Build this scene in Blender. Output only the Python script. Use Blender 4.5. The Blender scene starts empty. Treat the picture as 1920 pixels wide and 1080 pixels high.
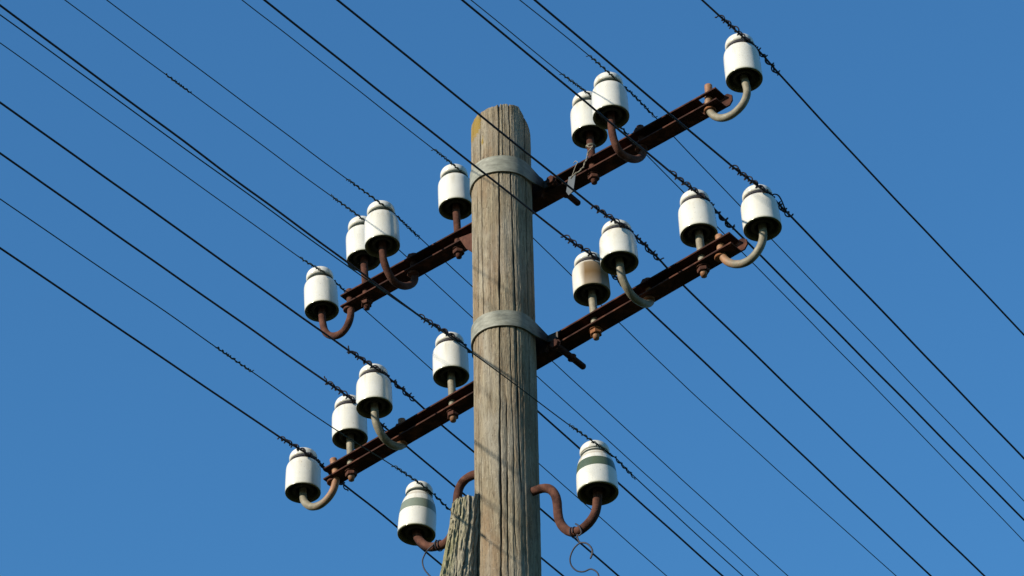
import bpy, math, random
import numpy as np
from mathutils import Vector, Matrix, noise
R_ = math.radians
SC = bpy.context.scene
COL = SC.collection

# measured positions, metres: world z up, pole on the z axis
DATA = {'CAM': [[0.0162, -5.7452, 1.6], [0.9999, 0.009, -0.0107], [0.014, -0.6427, 0.766], [-0.0, -0.766, -0.6428], 112.5],
 'UL1': {'p': [-0.4655, 0.4881, 6.7623],
         'ax': [-0.0735, 0.0, 0.9973],
         'hook': [[-0.4661, 0.4885, 6.7489], [-0.4608, 0.4844, 6.7156], [-0.4541, 0.4791, 6.6845], [-0.4339, 0.4633, 6.6592],
                  [-0.4076, 0.4428, 6.6541], [-0.3916, 0.4303, 6.6788], [-0.3876, 0.4272, 6.7088], [-0.3908, 0.4297, 6.7468],
                  [-0.3937, 0.4319, 6.7819]],
         'wire': {'s': -0.6415,
                  'pts': [[-1.0652, 6.811], [-0.3588, 6.8361], [-0.0136, 6.8494], [0.0936, 6.8604], [0.2137, 6.8417], [0.6713, 6.7937],
                          [0.9555, 6.7652], [1.5288, 6.7085]],
                  'k': 3}},
 'UL2': {'p': [-0.3573, 0.4035, 6.8565],
         'ax': [-0.0695, 0.0, 0.9976],
         'wire': {'s': -0.5038,
                  'pts': [[-1.0029, 6.9118], [-0.0837, 6.9486], [0.0938, 6.9545], [0.2971, 6.9374], [0.7741, 6.8846], [1.7872, 6.7867]],
                  'k': 2}},
 'UL4': {'p': [-0.1199, 0.218, 6.8622],
         'ax': [-0.0454, 0.0, 0.999],
         'wire': {'s': -0.2007,
                  'pts': [[-0.725, 6.9362], [-0.3729, 6.9478], [-0.0243, 6.9603], [0.0952, 6.9604], [0.3744, 6.936], [1.0433, 6.8507],
                          [2.029, 6.7829]],
                  'k': 3}},
 'UR1': {'p': [0.2097, -0.0395, 6.862],
         'ax': [-0.0468, 0.0, 0.9989],
         'wire': {'s': 0.2175,
                  'pts': [[-0.3927, 6.9301], [-0.042, 6.9495], [0.0952, 6.9602], [0.2944, 6.9267], [1.2778, 6.8066], [2.0193, 6.7085]],
                  'k': 2}},
 'UR3': {'p': [0.5665, -0.3182, 6.7785],
         'ax': [-0.0401, 0.0, 0.9992],
         'hook': [[0.5693, -0.3204, 6.7661], [0.571, -0.3217, 6.7361], [0.5628, -0.3154, 6.7107], [0.5477, -0.3036, 6.697], [0.5297, -0.2895, 6.6916],
                  [0.5099, -0.274, 6.6986], [0.4931, -0.2609, 6.7191], [0.4853, -0.2548, 6.7439], [0.4843, -0.254, 6.7606], [0.4855, -0.255, 6.7856],
                  [0.4864, -0.2557, 6.8039], [0.4866, -0.2558, 6.8211]],
         'wire': {'s': 0.6707,
                  'pts': [[-0.1029, 6.8686], [-0.0308, 6.8705], [0.0956, 6.8767], [0.1341, 6.8791], [0.2116, 6.8636], [0.5189, 6.8242],
                          [1.2883, 6.7459]],
                  'k': 2}},
 'LL1': {'p': [-0.4977, 0.5132, 6.2118],
         'ax': [-0.016, 0.0, 0.9999],
         'hook': [[-0.4989, 0.5142, 6.2052], [-0.4933, 0.5098, 6.1827], [-0.4759, 0.4962, 6.1566], [-0.4498, 0.4758, 6.1484],
                  [-0.4266, 0.4577, 6.1625], [-0.4155, 0.449, 6.1867], [-0.4139, 0.4478, 6.2194], [-0.4184, 0.4512, 6.2447],
                  [-0.4222, 0.4542, 6.267]],
         'wire': {'s': -0.6778,
                  'pts': [[-0.9607, 6.2731], [-0.0238, 6.2949], [0.0971, 6.3032], [0.2025, 6.2886], [0.375, 6.2771], [0.5666, 6.2553]],
                  'k': 2}},
 'LL2': {'p': [-0.3812, 0.4222, 6.3045],
         'ax': [-0.0481, 0.0, 0.9988],
         'wire': {'s': -0.5321, 'pts': [[-1.1157, 6.3661], [-0.0285, 6.3914], [0.0954, 6.3938], [0.2841, 6.3732], [0.8181, 6.3305]], 'k': 2}},
 'LL4': {'p': [-0.1315, 0.2271, 6.3371],
         'ax': [-0.0361, 0.0, 0.9993],
         'wire': {'s': -0.2145, 'pts': [[-1.4297, 6.3797], [-0.0488, 6.4127], [0.096, 6.4275], [0.3958, 6.3989], [1.1654, 6.324]], 'k': 2}},
 'LR1': {'p': [0.202, -0.0335, 6.3683],
         'ax': [-0.0481, 0.0, 0.9988],
         'wire': {'s': 0.2081, 'pts': [[-1.0748, 6.4042], [-0.0372, 6.4392], [0.0955, 6.4527], [0.2819, 6.4279], [1.4928, 6.3135]], 'k': 2}},
 'LR3': {'p': [0.4448, -0.2231, 6.382],
         'ax': [-0.0428, 0.0, 0.9991],
         'wire': {'s': 0.5163,
                  'pts': [[-0.7914, 6.4296], [-0.0392, 6.461], [0.0956, 6.4723], [0.1372, 6.4637], [0.2846, 6.4486], [1.4492, 6.3251]],
                  'k': 2}},
 'LR4': {'p': [0.58, -0.3288, 6.3068],
         'ax': [-0.0588, 0.0, 0.9983],
         'hook': [[0.5805, -0.3292, 6.3008], [0.5793, -0.3282, 6.2804], [0.5714, -0.3221, 6.2571], [0.5508, -0.3059, 6.2372],
                  [0.5264, -0.2869, 6.2393], [0.5043, -0.2696, 6.2592], [0.4921, -0.2601, 6.2854], [0.4893, -0.2579, 6.3059],
                  [0.4892, -0.2578, 6.3271], [0.4872, -0.2563, 6.3503]],
         'wire': {'s': 0.6871,
                  'pts': [[-0.7618, 6.3444], [-0.0576, 6.3747], [0.0949, 6.3922], [0.1407, 6.3872], [0.1826, 6.3836], [1.1584, 6.2678]],
                  'k': 2}},
 'UL3': {'p': [-0.3008, 0.2098, 6.7361],
         'ax': [-0.0468, 0.0, 0.9989],
         'hook': [[-0.3004, 0.2102, 6.714], [-0.2963, 0.2155, 6.6892], [-0.2856, 0.2293, 6.6652], [-0.2704, 0.2486, 6.652], [-0.2492, 0.2759, 6.6617],
                  [-0.2299, 0.3005, 6.6895], [-0.2238, 0.3084, 6.7132], [-0.226, 0.3055, 6.7351], [-0.2282, 0.3027, 6.7867]],
         'wire': {'s': -0.3383,
                  'pts': [[-1.0233, 6.7909], [-0.2093, 6.8241], [-0.0226, 6.8343], [0.0001, 6.8336], [0.089, 6.8216], [0.7282, 6.7486],
                          [1.6758, 6.6536]],
                  'k': 2}},
 'UR2': {'p': [0.2554, -0.2235, 6.7541],
         'ax': [-0.0294, 0.0, 0.9996],
         'hook': [[0.2545, -0.2247, 6.7329], [0.2564, -0.2223, 6.7021], [0.2633, -0.2134, 6.6769], [0.2735, -0.2004, 6.6629],
                  [0.2913, -0.1776, 6.6668], [0.3136, -0.149, 6.6854], [0.3307, -0.1271, 6.7192], [0.3341, -0.1228, 6.7495],
                  [0.3295, -0.1287, 6.7728], [0.3275, -0.1312, 6.8076]],
         'wire': {'s': 0.3682,
                  'pts': [[-0.4, 6.8288], [-0.1374, 6.8478], [-0.0206, 6.8484], [0.0403, 6.8491], [0.1847, 6.8299], [0.6082, 6.7725],
                          [1.7556, 6.6254]],
                  'k': 2}},
 'LL3': {'p': [-0.3141, 0.2505, 6.2653],
         'ax': [-0.0374, 0.0, 0.9993],
         'hook': [[-0.3145, 0.25, 6.2585], [-0.3101, 0.2556, 6.2237], [-0.298, 0.2711, 6.2019], [-0.281, 0.2929, 6.1932], [-0.262, 0.3172, 6.2],
                  [-0.2494, 0.3333, 6.2175], [-0.2493, 0.3334, 6.24], [-0.2527, 0.3291, 6.2898]],
         'wire': {'s': -0.3728,
                  'pts': [[-1.2657, 6.3145], [-0.1329, 6.3438], [0.0019, 6.3527], [0.1223, 6.3433], [0.2111, 6.3299], [0.6075, 6.295],
                          [0.9274, 6.2659]],
                  'k': 2}},
 'LR2': {'p': [0.2613, -0.213, 6.3108],
         'ax': [-0.0374, 0.0, 0.9993],
         'hook': [[0.2611, -0.2132, 6.3058], [0.2642, -0.2092, 6.2774], [0.2738, -0.197, 6.256], [0.2898, -0.1765, 6.2414], [0.3102, -0.1503, 6.245],
                  [0.328, -0.1276, 6.2604], [0.3343, -0.1196, 6.2828], [0.3311, -0.1236, 6.2986], [0.3274, -0.1283, 6.333]],
         'wire': {'s': 0.3661,
                  'pts': [[-1.0202, 6.3466], [-0.1452, 6.3755], [-0.0089, 6.3943], [0.0875, 6.3877], [0.2001, 6.3665], [1.4829, 6.2383]],
                  'k': 2}},
 'BR': {'p': [0.1958, -0.153, 5.7076],
        'ax': [-0.0348, 0.0, 0.9994],
        'hook': [[0.1944, -0.1519, 5.697], [0.1923, -0.1503, 5.6719], [0.1846, -0.1442, 5.6516], [0.1671, -0.1305, 5.637], [0.147, -0.1148, 5.6338],
                 [0.1289, -0.1007, 5.6471], [0.1145, -0.0895, 5.6746], [0.1093, -0.0854, 5.7026], [0.1087, -0.0849, 5.7317],
                 [0.1046, -0.0817, 5.7594], [0.0922, -0.072, 5.7834], [0.0747, -0.0584, 5.7938], [0.0582, -0.0455, 5.7963],
                 [0.0393, -0.0307, 5.7972]],
        'wire': {'s': 0.2793,
                 'pts': [[-1.8318, 5.7303], [-0.8854, 5.767], [-0.4663, 5.7909], [-0.1421, 5.7985], [-0.0021, 5.8051], [0.0198, 5.8069],
                         [0.0967, 5.7931], [0.5026, 5.7488]],
                 'k': 4}},
 'BL': {'p': [-0.2081, 0.1626, 5.8313],
        'ax': [0.0481, 0.0, 0.9988],
        'hook': [[-0.2076, 0.1622, 5.8267], [-0.1938, 0.1514, 5.7981], [-0.1777, 0.1389, 5.78], [-0.1593, 0.1245, 5.7724], [-0.1373, 0.1073, 5.7686],
                 [-0.1216, 0.095, 5.7932], [-0.1155, 0.0902, 5.8412], [-0.1131, 0.0883, 5.8918], [-0.1045, 0.0816, 5.9136], [-0.091, 0.0711, 5.9221],
                 [-0.0714, 0.0558, 5.9209], [-0.0557, 0.0435, 5.9069]],
        'wire': {'s': -0.2265,
                 'pts': [[-1.3557, 5.8945], [-0.7154, 5.9124], [-0.3421, 5.9186], [-0.1322, 5.9343], [0.0032, 5.9386], [0.0571, 5.9282],
                         [0.3818, 5.8892]],
                 'k': 4}},
 'ARM': {'U': [-0.5891, 6.7618, 0.5732, 6.7843],
         'L': [-0.6283, 6.2373, 0.5828, 6.3287],
         'Ul': [-0.586, 6.7243, 0.571, 6.7504],
         'Ll': [-0.6218, 6.2061, 0.5776, 6.2955]},
 'BAND': [[-0.0024, 6.7721], [-0.0028, 6.7222], [0.0008, 6.2909], [0.0028, 6.2465]],
 'ROD': [[0.1718, 0.0655, 6.7465], [0.1598, 0.0503, 6.2391], [0.1286, 0.0103, 6.7292]],
 'TOP': [[-0.0761, 6.9585], [0.0225, 7.0086], [0.05, 7.0027], [0.0686, 6.929]],
 'POLE': [[-0.0764, 6.8278], [0.0671, 6.8251], [-0.0737, 5.6597], [0.0723, 5.6572], [-0.0755, 6.2615], [0.07, 6.2589]],
 'STRUT': [[-0.125, 5.7684], [-0.0687, 5.7892], [-0.1592, 5.5626], [-0.0695, 5.5611], [-0.098, 5.7956]],
 'TAG': [[0.1565, -0.0334, 6.736], [0.1734, -0.0466, 6.7346], [0.1666, -0.0414, 6.6862], [0.1552, -0.0324, 6.6792], [0.1496, -0.028, 6.6946]],
 'TAGW': [[0.1993, -0.0694, 6.8062], [0.2079, -0.0761, 6.7947], [0.2155, -0.0821, 6.7943], [0.205, -0.0739, 6.7829], [0.1968, -0.0674, 6.7578],
          [0.19, -0.0622, 6.7421], [0.181, -0.0551, 6.7366], [0.1669, -0.0441, 6.733], [0.1617, -0.0401, 6.7282]],
 'TAGW2': [[0.1679, -0.0423, 6.7726], [0.1731, -0.0464, 6.7774], [0.178, -0.0502, 6.7687], [0.174, -0.0471, 6.7629], [0.1659, -0.0408, 6.7412],
           [0.1618, -0.0376, 6.7287]],
 'CURLR': [[0.146, -0.1293, 5.646], [0.1538, -0.1354, 5.6345], [0.1579, -0.1386, 5.6166], [0.1532, -0.1349, 5.6109], [0.1487, -0.1314, 5.6149],
           [0.1507, -0.133, 5.6011], [0.155, -0.1363, 5.5916], [0.1684, -0.1468, 5.5811], [0.1781, -0.1544, 5.563], [0.18, -0.1559, 5.5495],
           [0.1752, -0.1521, 5.5383], [0.1789, -0.155, 5.5515], [0.1771, -0.1536, 5.5664], [0.1662, -0.1451, 5.5838], [0.1527, -0.1345, 5.5901],
           [0.14, -0.1246, 5.582], [0.1327, -0.1189, 5.5638], [0.1346, -0.1204, 5.5433], [0.1454, -0.1289, 5.5233], [0.1599, -0.1401, 5.5124],
           [0.1756, -0.1524, 5.5105], [0.1886, -0.1626, 5.4935], [0.1925, -0.1656, 5.4722]],
 'CURLL': [[-0.1614, 0.1109, 5.7804], [-0.1687, 0.1165, 5.7699], [-0.1796, 0.1251, 5.7645], [-0.1881, 0.1318, 5.7547], [-0.1929, 0.1355, 5.74],
           [-0.1891, 0.1325, 5.7175], [-0.1792, 0.1248, 5.696], [-0.1682, 0.1162, 5.6768], [-0.1584, 0.1085, 5.6513]],
 'GUS': [[-0.1128, 0.1846, 6.7385], [-0.0783, 0.1576, 6.7317], [-0.0759, 0.1557, 6.6631], [-0.0943, 0.1701, 6.6912]]}

# ------------------------------------------------------------------ camera
cam = bpy.data.cameras.new('camera')
camo = bpy.data.objects.new('camera', cam)
COL.objects.link(camo)
c_, x_, u_, b_, lens_ = DATA['CAM']
camo.matrix_world = Matrix(((x_[0], u_[0], b_[0], c_[0]), (x_[1], u_[1], b_[1], c_[1]), (x_[2], u_[2], b_[2], c_[2]), (0, 0, 0, 1)))
cam.lens = lens_; cam.sensor_width = 36; cam.clip_start = 0.1; cam.clip_end = 3000
SC.camera = camo

# ------------------------------------------------------------------ sky, sun, exposure
SUN_EL, SUN_AZ = R_(20), R_(237)          # azimuth clockwise from +Y: behind the camera, to its left
sdir = Vector((math.sin(SUN_AZ) * math.cos(SUN_EL), math.cos(SUN_AZ) * math.cos(SUN_EL), math.sin(SUN_EL)))
wd = bpy.data.worlds.new('World'); SC.world = wd; wd.use_nodes = True
nt = wd.node_tree; bg = nt.nodes['Background']
sky = nt.nodes.new('ShaderNodeTexSky'); sky.sky_type = 'NISHITA'; sky.sun_disc = False
sky.sun_elevation = SUN_EL; sky.sun_rotation = SUN_AZ
sky.altitude = 2000; sky.air_density = 2.0; sky.dust_density = 0.0; sky.ozone_density = 10.0
mx = nt.nodes.new('ShaderNodeMix'); mx.data_type = 'RGBA'; mx.blend_type = 'MULTIPLY'; mx.inputs[0].default_value = 1
mx.inputs[7].default_value = (0.84, 1.03, 0.98, 1)     # clear, slightly greener blue air
nt.links.new(sky.outputs[0], mx.inputs[6]); nt.links.new(mx.outputs[2], bg.inputs[0]); bg.inputs[1].default_value = 0.12
sl = bpy.data.lights.new('sun', 'SUN'); sl.energy = 5.0; sl.angle = R_(0.53); sl.color = (1.0, 0.90, 0.74)
so = bpy.data.objects.new('sun', sl); COL.objects.link(so); so.location = (-8, -5, 12)
so.rotation_euler = (-sdir).to_track_quat('-Z', 'Y').to_euler()
SC.view_settings.view_transform = 'Standard'; SC.view_settings.look = 'None'
SC.view_settings.exposure = 0.67; SC.view_settings.gamma = 1
SC.cycles.max_bounces = 8

TH = R_(38)
W = Vector((math.sin(TH), math.cos(TH), 0)); A = Vector((math.cos(TH), -math.sin(TH), 0)); Z = Vector((0, 0, 1))
R0 = 0.0435
# the bells are not all of one make: height of each against the tallest
BELL_H = dict(UR2=.96, LL1=.93, LL2=.91, LL3=.89, LL4=.92, LR1=.86, LR2=.85, LR3=.92, LR4=.87, BL=.98, BR=.89)

# ------------------------------------------------------------------ materials
def newmat(name, rough=0.8, spec=0.3, metal=0.0):
    m = bpy.data.materials.new(name); m.use_nodes = True
    t = m.node_tree; b = t.nodes['Principled BSDF']
    b.inputs['Roughness'].default_value = rough; b.inputs['Specular IOR Level'].default_value = spec
    b.inputs['Metallic'].default_value = metal
    return m, t, b
def nd(t, kind, **kw):
    n = t.nodes.new(kind)
    for k, v in kw.items(): setattr(n, k, v)
    return n
def coords(t, scale=(1, 1, 1), rnd=True):
    tc = nd(t, 'ShaderNodeTexCoord'); mp = nd(t, 'ShaderNodeMapping'); mp.inputs['Scale'].default_value = scale
    t.links.new(tc.outputs['Object'], mp.inputs[0])
    if rnd:
        oi = nd(t, 'ShaderNodeObjectInfo'); ma = nd(t, 'ShaderNodeMath', operation='MULTIPLY'); ma.inputs[1].default_value = 37.0
        t.links.new(oi.outputs['Random'], ma.inputs[0]); t.links.new(ma.outputs[0], mp.inputs['Location'])
    return mp.outputs[0]
def noi(t, vec, scale, detail=4, rough=0.55):
    n = nd(t, 'ShaderNodeTexNoise'); n.inputs['Scale'].default_value = scale; n.inputs['Detail'].default_value = detail
    n.inputs['Roughness'].default_value = rough; t.links.new(vec, n.inputs['Vector']); return n.outputs[0]
def ramp(t, fac, stops):
    r = nd(t, 'ShaderNodeValToRGB'); e = r.color_ramp.elements
    e.remove(e[1]); e[0].position = stops[0][0]
    for p, c in stops[1:]: e.new(p)
    for i, (p, c) in enumerate(stops): e[i].color = (c, c, c, 1) if isinstance(c, (int, float)) else (*c, 1)
    t.links.new(fac, r.inputs[0]); return r.outputs[0]
def mix(t, fac, a, b, mode='MIX'):
    n = nd(t, 'ShaderNodeMix', data_type='RGBA', blend_type=mode)
    for idx, v in ((0, fac), (6, a), (7, b)):
        if isinstance(v, (int, float)): n.inputs[idx].default_value = v
        elif isinstance(v, tuple): n.inputs[idx].default_value = (*v, 1)
        else: t.links.new(v, n.inputs[idx])
    return n.outputs[2]
def bump(t, b, h, strength, dist):
    n = nd(t, 'ShaderNodeBump'); n.inputs['Strength'].default_value = strength; n.inputs['Distance'].default_value = dist
    t.links.new(h, n.inputs['Height']); t.links.new(n.outputs[0], b.inputs['Normal'])
def attr(t, name):
    n = nd(t, 'ShaderNodeAttribute'); n.attribute_name = name; return n.outputs['Fac']
def math_(t, op, a, b):
    n = nd(t, 'ShaderNodeMath', operation=op)
    for i, v in enumerate((a, b)):
        if isinstance(v, (int, float)): n.inputs[i].default_value = v
        else: t.links.new(v, n.inputs[i])
    return n.outputs[0]

def mat_porcelain(name, tint=(0.56, 0.55, 0.505), stain=None):
    m, t, b = newmat(name, 0.18, 0.5)
    v = coords(t)
    tc = nd(t, 'ShaderNodeTexCoord'); sp = nd(t, 'ShaderNodeSeparateXYZ'); t.links.new(tc.outputs['Object'], sp.inputs[0])
    big = noi(t, v, 18, 3)
    col = mix(t, ramp(t, big, [(0.35, 0.0), (0.75, 0.5)]), tint, (0.44, 0.425, 0.35))
    # soot and weather dirt settled in the neck groove and drawn down from it
    neck = ramp(t, math_(t, 'ABSOLUTE', math_(t, 'SUBTRACT', sp.outputs[2], 2.27 * R0), 0), [(0.0, 0.62), (0.0052, 0.0)])
    col = mix(t, neck, col, (0.24, 0.19, 0.12))
    vs = coords(t, (1, 1, 0.12)); st = noi(t, vs, 90, 4)
    top = ramp(t, sp.outputs[2], [(0.9 * R0, 0.0), (2.1 * R0, 0.6), (2.4 * R0, 0.6), (3.0 * R0, 0.35)])
    col = mix(t, math_(t, 'MULTIPLY', ramp(t, st, [(0.50, 0.0), (0.68, 1.0)]), top), col, (0.33, 0.28, 0.19))
    sk = noi(t, v, 260, 1)
    col = mix(t, ramp(t, sk, [(0.735, 0.0), (0.76, 0.6)]), col, (0.12, 0.08, 0.04))
    low = ramp(t, sp.outputs[2], [(0.0, 0.5), (0.16 * R0, 0.0)])
    col = mix(t, low, col, (0.40, 0.38, 0.24))
    if stain:
        dx = nd(t, 'ShaderNodeVectorMath', operation='DOT_PRODUCT'); t.links.new(tc.outputs['Object'], dx.inputs[0]); dx.inputs[1].default_value = stain
        side = ramp(t, math_(t, 'ADD', math_(t, 'MULTIPLY', dx.outputs['Value'], 1 / R0), math_(t, 'MULTIPLY', noi(t, vs, 30, 4), 0.35)), [(0.20, 0.0), (0.60, 1.0)])
        hh = ramp(t, sp.outputs[2], [(0.1 * R0, 0.8), (1.0 * R0, 1.0), (1.8 * R0, 0.9), (2.05 * R0, 0.0)])
        sf = math_(t, 'MULTIPLY', side, hh); col = mix(t, sf, col, (0.125, 0.078, 0.036))
    t.links.new(col, b.inputs['Base Color'])
    rg = ramp(t, big, [(0.3, 0.10), (0.8, 0.30)])
    if stain:
        rg = mix(t, sf, rg, (0.9, 0.9, 0.9)); t.links.new(math_(t, 'SUBTRACT', 0.5, math_(t, 'MULTIPLY', sf, 0.45)), b.inputs['Specular IOR Level'])
    t.links.new(rg, b.inputs['Roughness'])
    bump(t, b, noi(t, v, 45, 2), 0.25, 0.002)
    return m
def mat_rust(name, cols, rough=0.9, sc=1.0, bs=0.6):
    m, t, b = newmat(name, rough, 0.2)
    v = coords(t); n1 = noi(t, v, 40 * sc, 6, 0.65); n2 = noi(t, v, 320 * sc, 3)
    c = ramp(t, n1, [(0.3, cols[0]), (0.5, cols[1]), (0.72, cols[2])])
    c = mix(t, ramp(t, n2, [(0.35, 0.0), (0.7, 0.55)]), c, cols[0])
    t.links.new(c, b.inputs['Base Color']); bump(t, b, math_(t, 'ADD', n1, n2), bs, 0.0015)
    return m
def mat_galv(name):
    m, t, b = newmat(name, 0.62, 0.35)
    v = coords(t); n1 = noi(t, v, 55, 5, 0.65); n2 = noi(t, v, 300, 3)
    g = ramp(t, n1, [(0.25, (0.105, 0.090, 0.062)), (0.5, (0.165, 0.148, 0.106)), (0.75, (0.245, 0.225, 0.170))])
    g = mix(t, ramp(t, n2, [(0.62, 0.0), (0.72, 0.6)]), g, (0.13, 0.10, 0.06))
    r = ramp(t, n1, [(0.3, (0.15, 0.065, 0.028)), (0.7, (0.27, 0.14, 0.07))])
    f = ramp(t, math_(t, 'ADD', attr(t, 'rust'), math_(t, 'MULTIPLY', math_(t, 'SUBTRACT', n1, 0.5), 0.9)), [(0.35, 0.0), (0.7, 1.0)])
    c = mix(t, f, g, r)
    t.links.new(c, b.inputs['Base Color']); bump(t, b, math_(t, 'ADD', n1, n2), 0.35, 0.001)
    return m
def mat_wood(name, green=0.0):
    m, t, b = newmat(name, 0.92, 0.12)
    v1 = coords(t, (1, 1, 0.07), False); v2 = coords(t, (1, 1, 0.22), False); v3 = coords(t, (1, 1, 1), False)
    # warp the grain a little so that it never runs dead straight
    wn = nd(t, 'ShaderNodeTexNoise'); wn.inputs['Scale'].default_value = 6; t.links.new(v3, wn.inputs['Vector'])
    wa = nd(t, 'ShaderNodeVectorMath', operation='MULTIPLY_ADD'); t.links.new(wn.outputs['Color'], wa.inputs[0]); wa.inputs[1].default_value = (0.035, 0.035, 0); t.links.new(v1, wa.inputs[2]); v1 = wa.outputs[0]
    f1 = noi(t, v1, 60, 8, 0.7); f2 = noi(t, v1, 260, 5, 0.65); b1 = noi(t, v2, 13, 5, 0.65); k = noi(t, v3, 150, 6, 0.75)
    vk = coords(t, (1, 1, 0.35), False); k2 = noi(t, vk, 210, 5, 0.75)
    c = ramp(t, f1, [(0.30, (0.110, 0.088, 0.058)), (0.5, (0.200, 0.168, 0.115)), (0.70, (0.285, 0.250, 0.180))])
    c = mix(t, ramp(t, f2, [(0.36, 0.75), (0.52, 0.0)]), c, (0.085, 0.066, 0.045))
    c = mix(t, ramp(t, b1, [(0.48, 0.0), (0.66, 0.6)]), c, (0.165, 0.105, 0.060))
    c = mix(t, ramp(t, noi(t, v2, 21, 4, 0.6), [(0.48, 0.0), (0.70, 0.65)]), c, (0.27, 0.255, 0.215))
    c = mix(t, ramp(t, noi(t, v3, 9, 4, 0.6), [(0.50, 0.0), (0.72, 0.5)]), c, (0.120, 0.105, 0.078))
    c = mix(t, ramp(t, k2, [(0.55, 0.0), (0.66, 0.75)]), c, (0.070, 0.056, 0.040))
    c = mix(t, ramp(t, k, [(0.30, 0.6), (0.42, 0.0)]), c, (0.36, 0.32, 0.25))
    if green: c = mix(t, ramp(t, k2, [(0.30, green * 2), (0.46, 0.0)]), c, (0.46, 0.43, 0.35))
    if green: c = mix(t, 0.35, c, (0.33, 0.31, 0.24))
    c = mix(t, attr(t, 'crack'), c, (0.028, 0.022, 0.016))
    lf = ramp(t, math_(t, 'ADD', attr(t, 'lichen'), math_(t, 'MULTIPLY', math_(t, 'SUBTRACT', noi(t, v3, 75, 5, 0.7), 0.5), 1.1)), [(0.42, 0.0), (0.58, 0.9)])
    c = mix(t, lf, c, (0.20, 0.135, 0.03))
    mf = ramp(t, math_(t, 'ADD', attr(t, 'moss'), math_(t, 'MULTIPLY', math_(t, 'SUBTRACT', noi(t, v2, 60, 6, 0.7), 0.5), 1.3)), [(0.35, 0.0), (0.75, 0.8)])
    c = mix(t, mf, c, (0.175, 0.170, 0.085))
    t.links.new(c, b.inputs['Base Color'])
    bump(t, b, math_(t, 'ADD', math_(t, 'ADD', f1, f2), math_(t, 'ADD', math_(t, 'MULTIPLY', k, 0.9), k2)), 0.5, 0.0035)
    return m
def mat_flat(name, c1, c2, rough, sc, bs=0.2, spec=0.3, metal=0.0):
    m, t, b = newmat(name, rough, spec, metal); v = coords(t)
    n1 = noi(t, v, sc, 5, 0.6)
    t.links.new(ramp(t, n1, [(0.3, c1), (0.7, c2)]), b.inputs['Base Color']); bump(t, b, noi(t, v, sc * 5, 3), bs, 0.001)
    return m
M_PORC = mat_porcelain('white_porcelain')
M_PORC_ST = mat_porcelain('stained_porcelain', stain=(0.66, -0.75, 0))
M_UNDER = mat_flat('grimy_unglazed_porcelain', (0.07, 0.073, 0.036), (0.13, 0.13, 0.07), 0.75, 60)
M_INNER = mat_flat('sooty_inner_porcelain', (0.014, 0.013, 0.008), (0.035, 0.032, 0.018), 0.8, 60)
M_GREEN = mat_flat('green_glaze', (0.052, 0.072, 0.040), (0.072, 0.096, 0.055), 0.25, 40, 0.1, 0.5)
M_GREEN2 = mat_flat('grey_green_glaze', (0.12, 0.145, 0.105), (0.16, 0.18, 0.135), 0.3, 40, 0.1, 0.5)
M_RUST = mat_rust('rusty_iron', ((0.034, 0.013, 0.009), (0.072, 0.029, 0.019), (0.135, 0.058, 0.036)))
M_RUST_OR = mat_rust('orange_rust', ((0.09, 0.035, 0.016), (0.19, 0.075, 0.032), (0.30, 0.135, 0.062)))
M_BAR = mat_rust('dark_rusty_bar', ((0.014, 0.006, 0.0045), (0.040, 0.014, 0.009), (0.15, 0.055, 0.031)), sc=0.7)
M_GALV = mat_galv('weathered_galvanised_steel')
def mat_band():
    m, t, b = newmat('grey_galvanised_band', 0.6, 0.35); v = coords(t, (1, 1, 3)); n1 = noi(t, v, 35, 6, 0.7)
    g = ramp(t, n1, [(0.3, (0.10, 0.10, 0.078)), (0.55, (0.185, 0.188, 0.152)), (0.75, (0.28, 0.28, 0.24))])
    f = ramp(t, math_(t, 'ADD', attr(t, 'rust'), math_(t, 'MULTIPLY', math_(t, 'SUBTRACT', n1, 0.5), 0.9)), [(0.15, 0.0), (0.6, 1.0)])  # on the strap this mask paints shade, with some rust, into legs and lugs
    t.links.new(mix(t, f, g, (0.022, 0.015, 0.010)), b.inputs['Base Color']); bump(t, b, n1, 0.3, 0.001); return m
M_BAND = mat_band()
M_WIRE = mat_flat('dark_bronze_wire', (0.010, 0.010, 0.018), (0.026, 0.022, 0.028), 0.6, 200, 0.3, 0.3)
M_THIN = mat_flat('green_copper_wire', (0.014, 0.024, 0.022), (0.035, 0.050, 0.042), 0.7, 200, 0.3, 0.2)
M_BRIGHT = mat_flat('grey_binding_wire', (0.10, 0.09, 0.07), (0.24, 0.22, 0.17), 0.6, 200, 0.3, 0.3)
M_TAG = mat_flat('zinc_sheet', (0.018, 0.03, 0.042), (0.035, 0.052, 0.07), 0.5, 60, 0.1, 0.3, 0.0)
M_POLE = mat_wood('weathered_pole_wood')
M_STRUT = mat_wood('mossy_strut_wood', 0.5)

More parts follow.
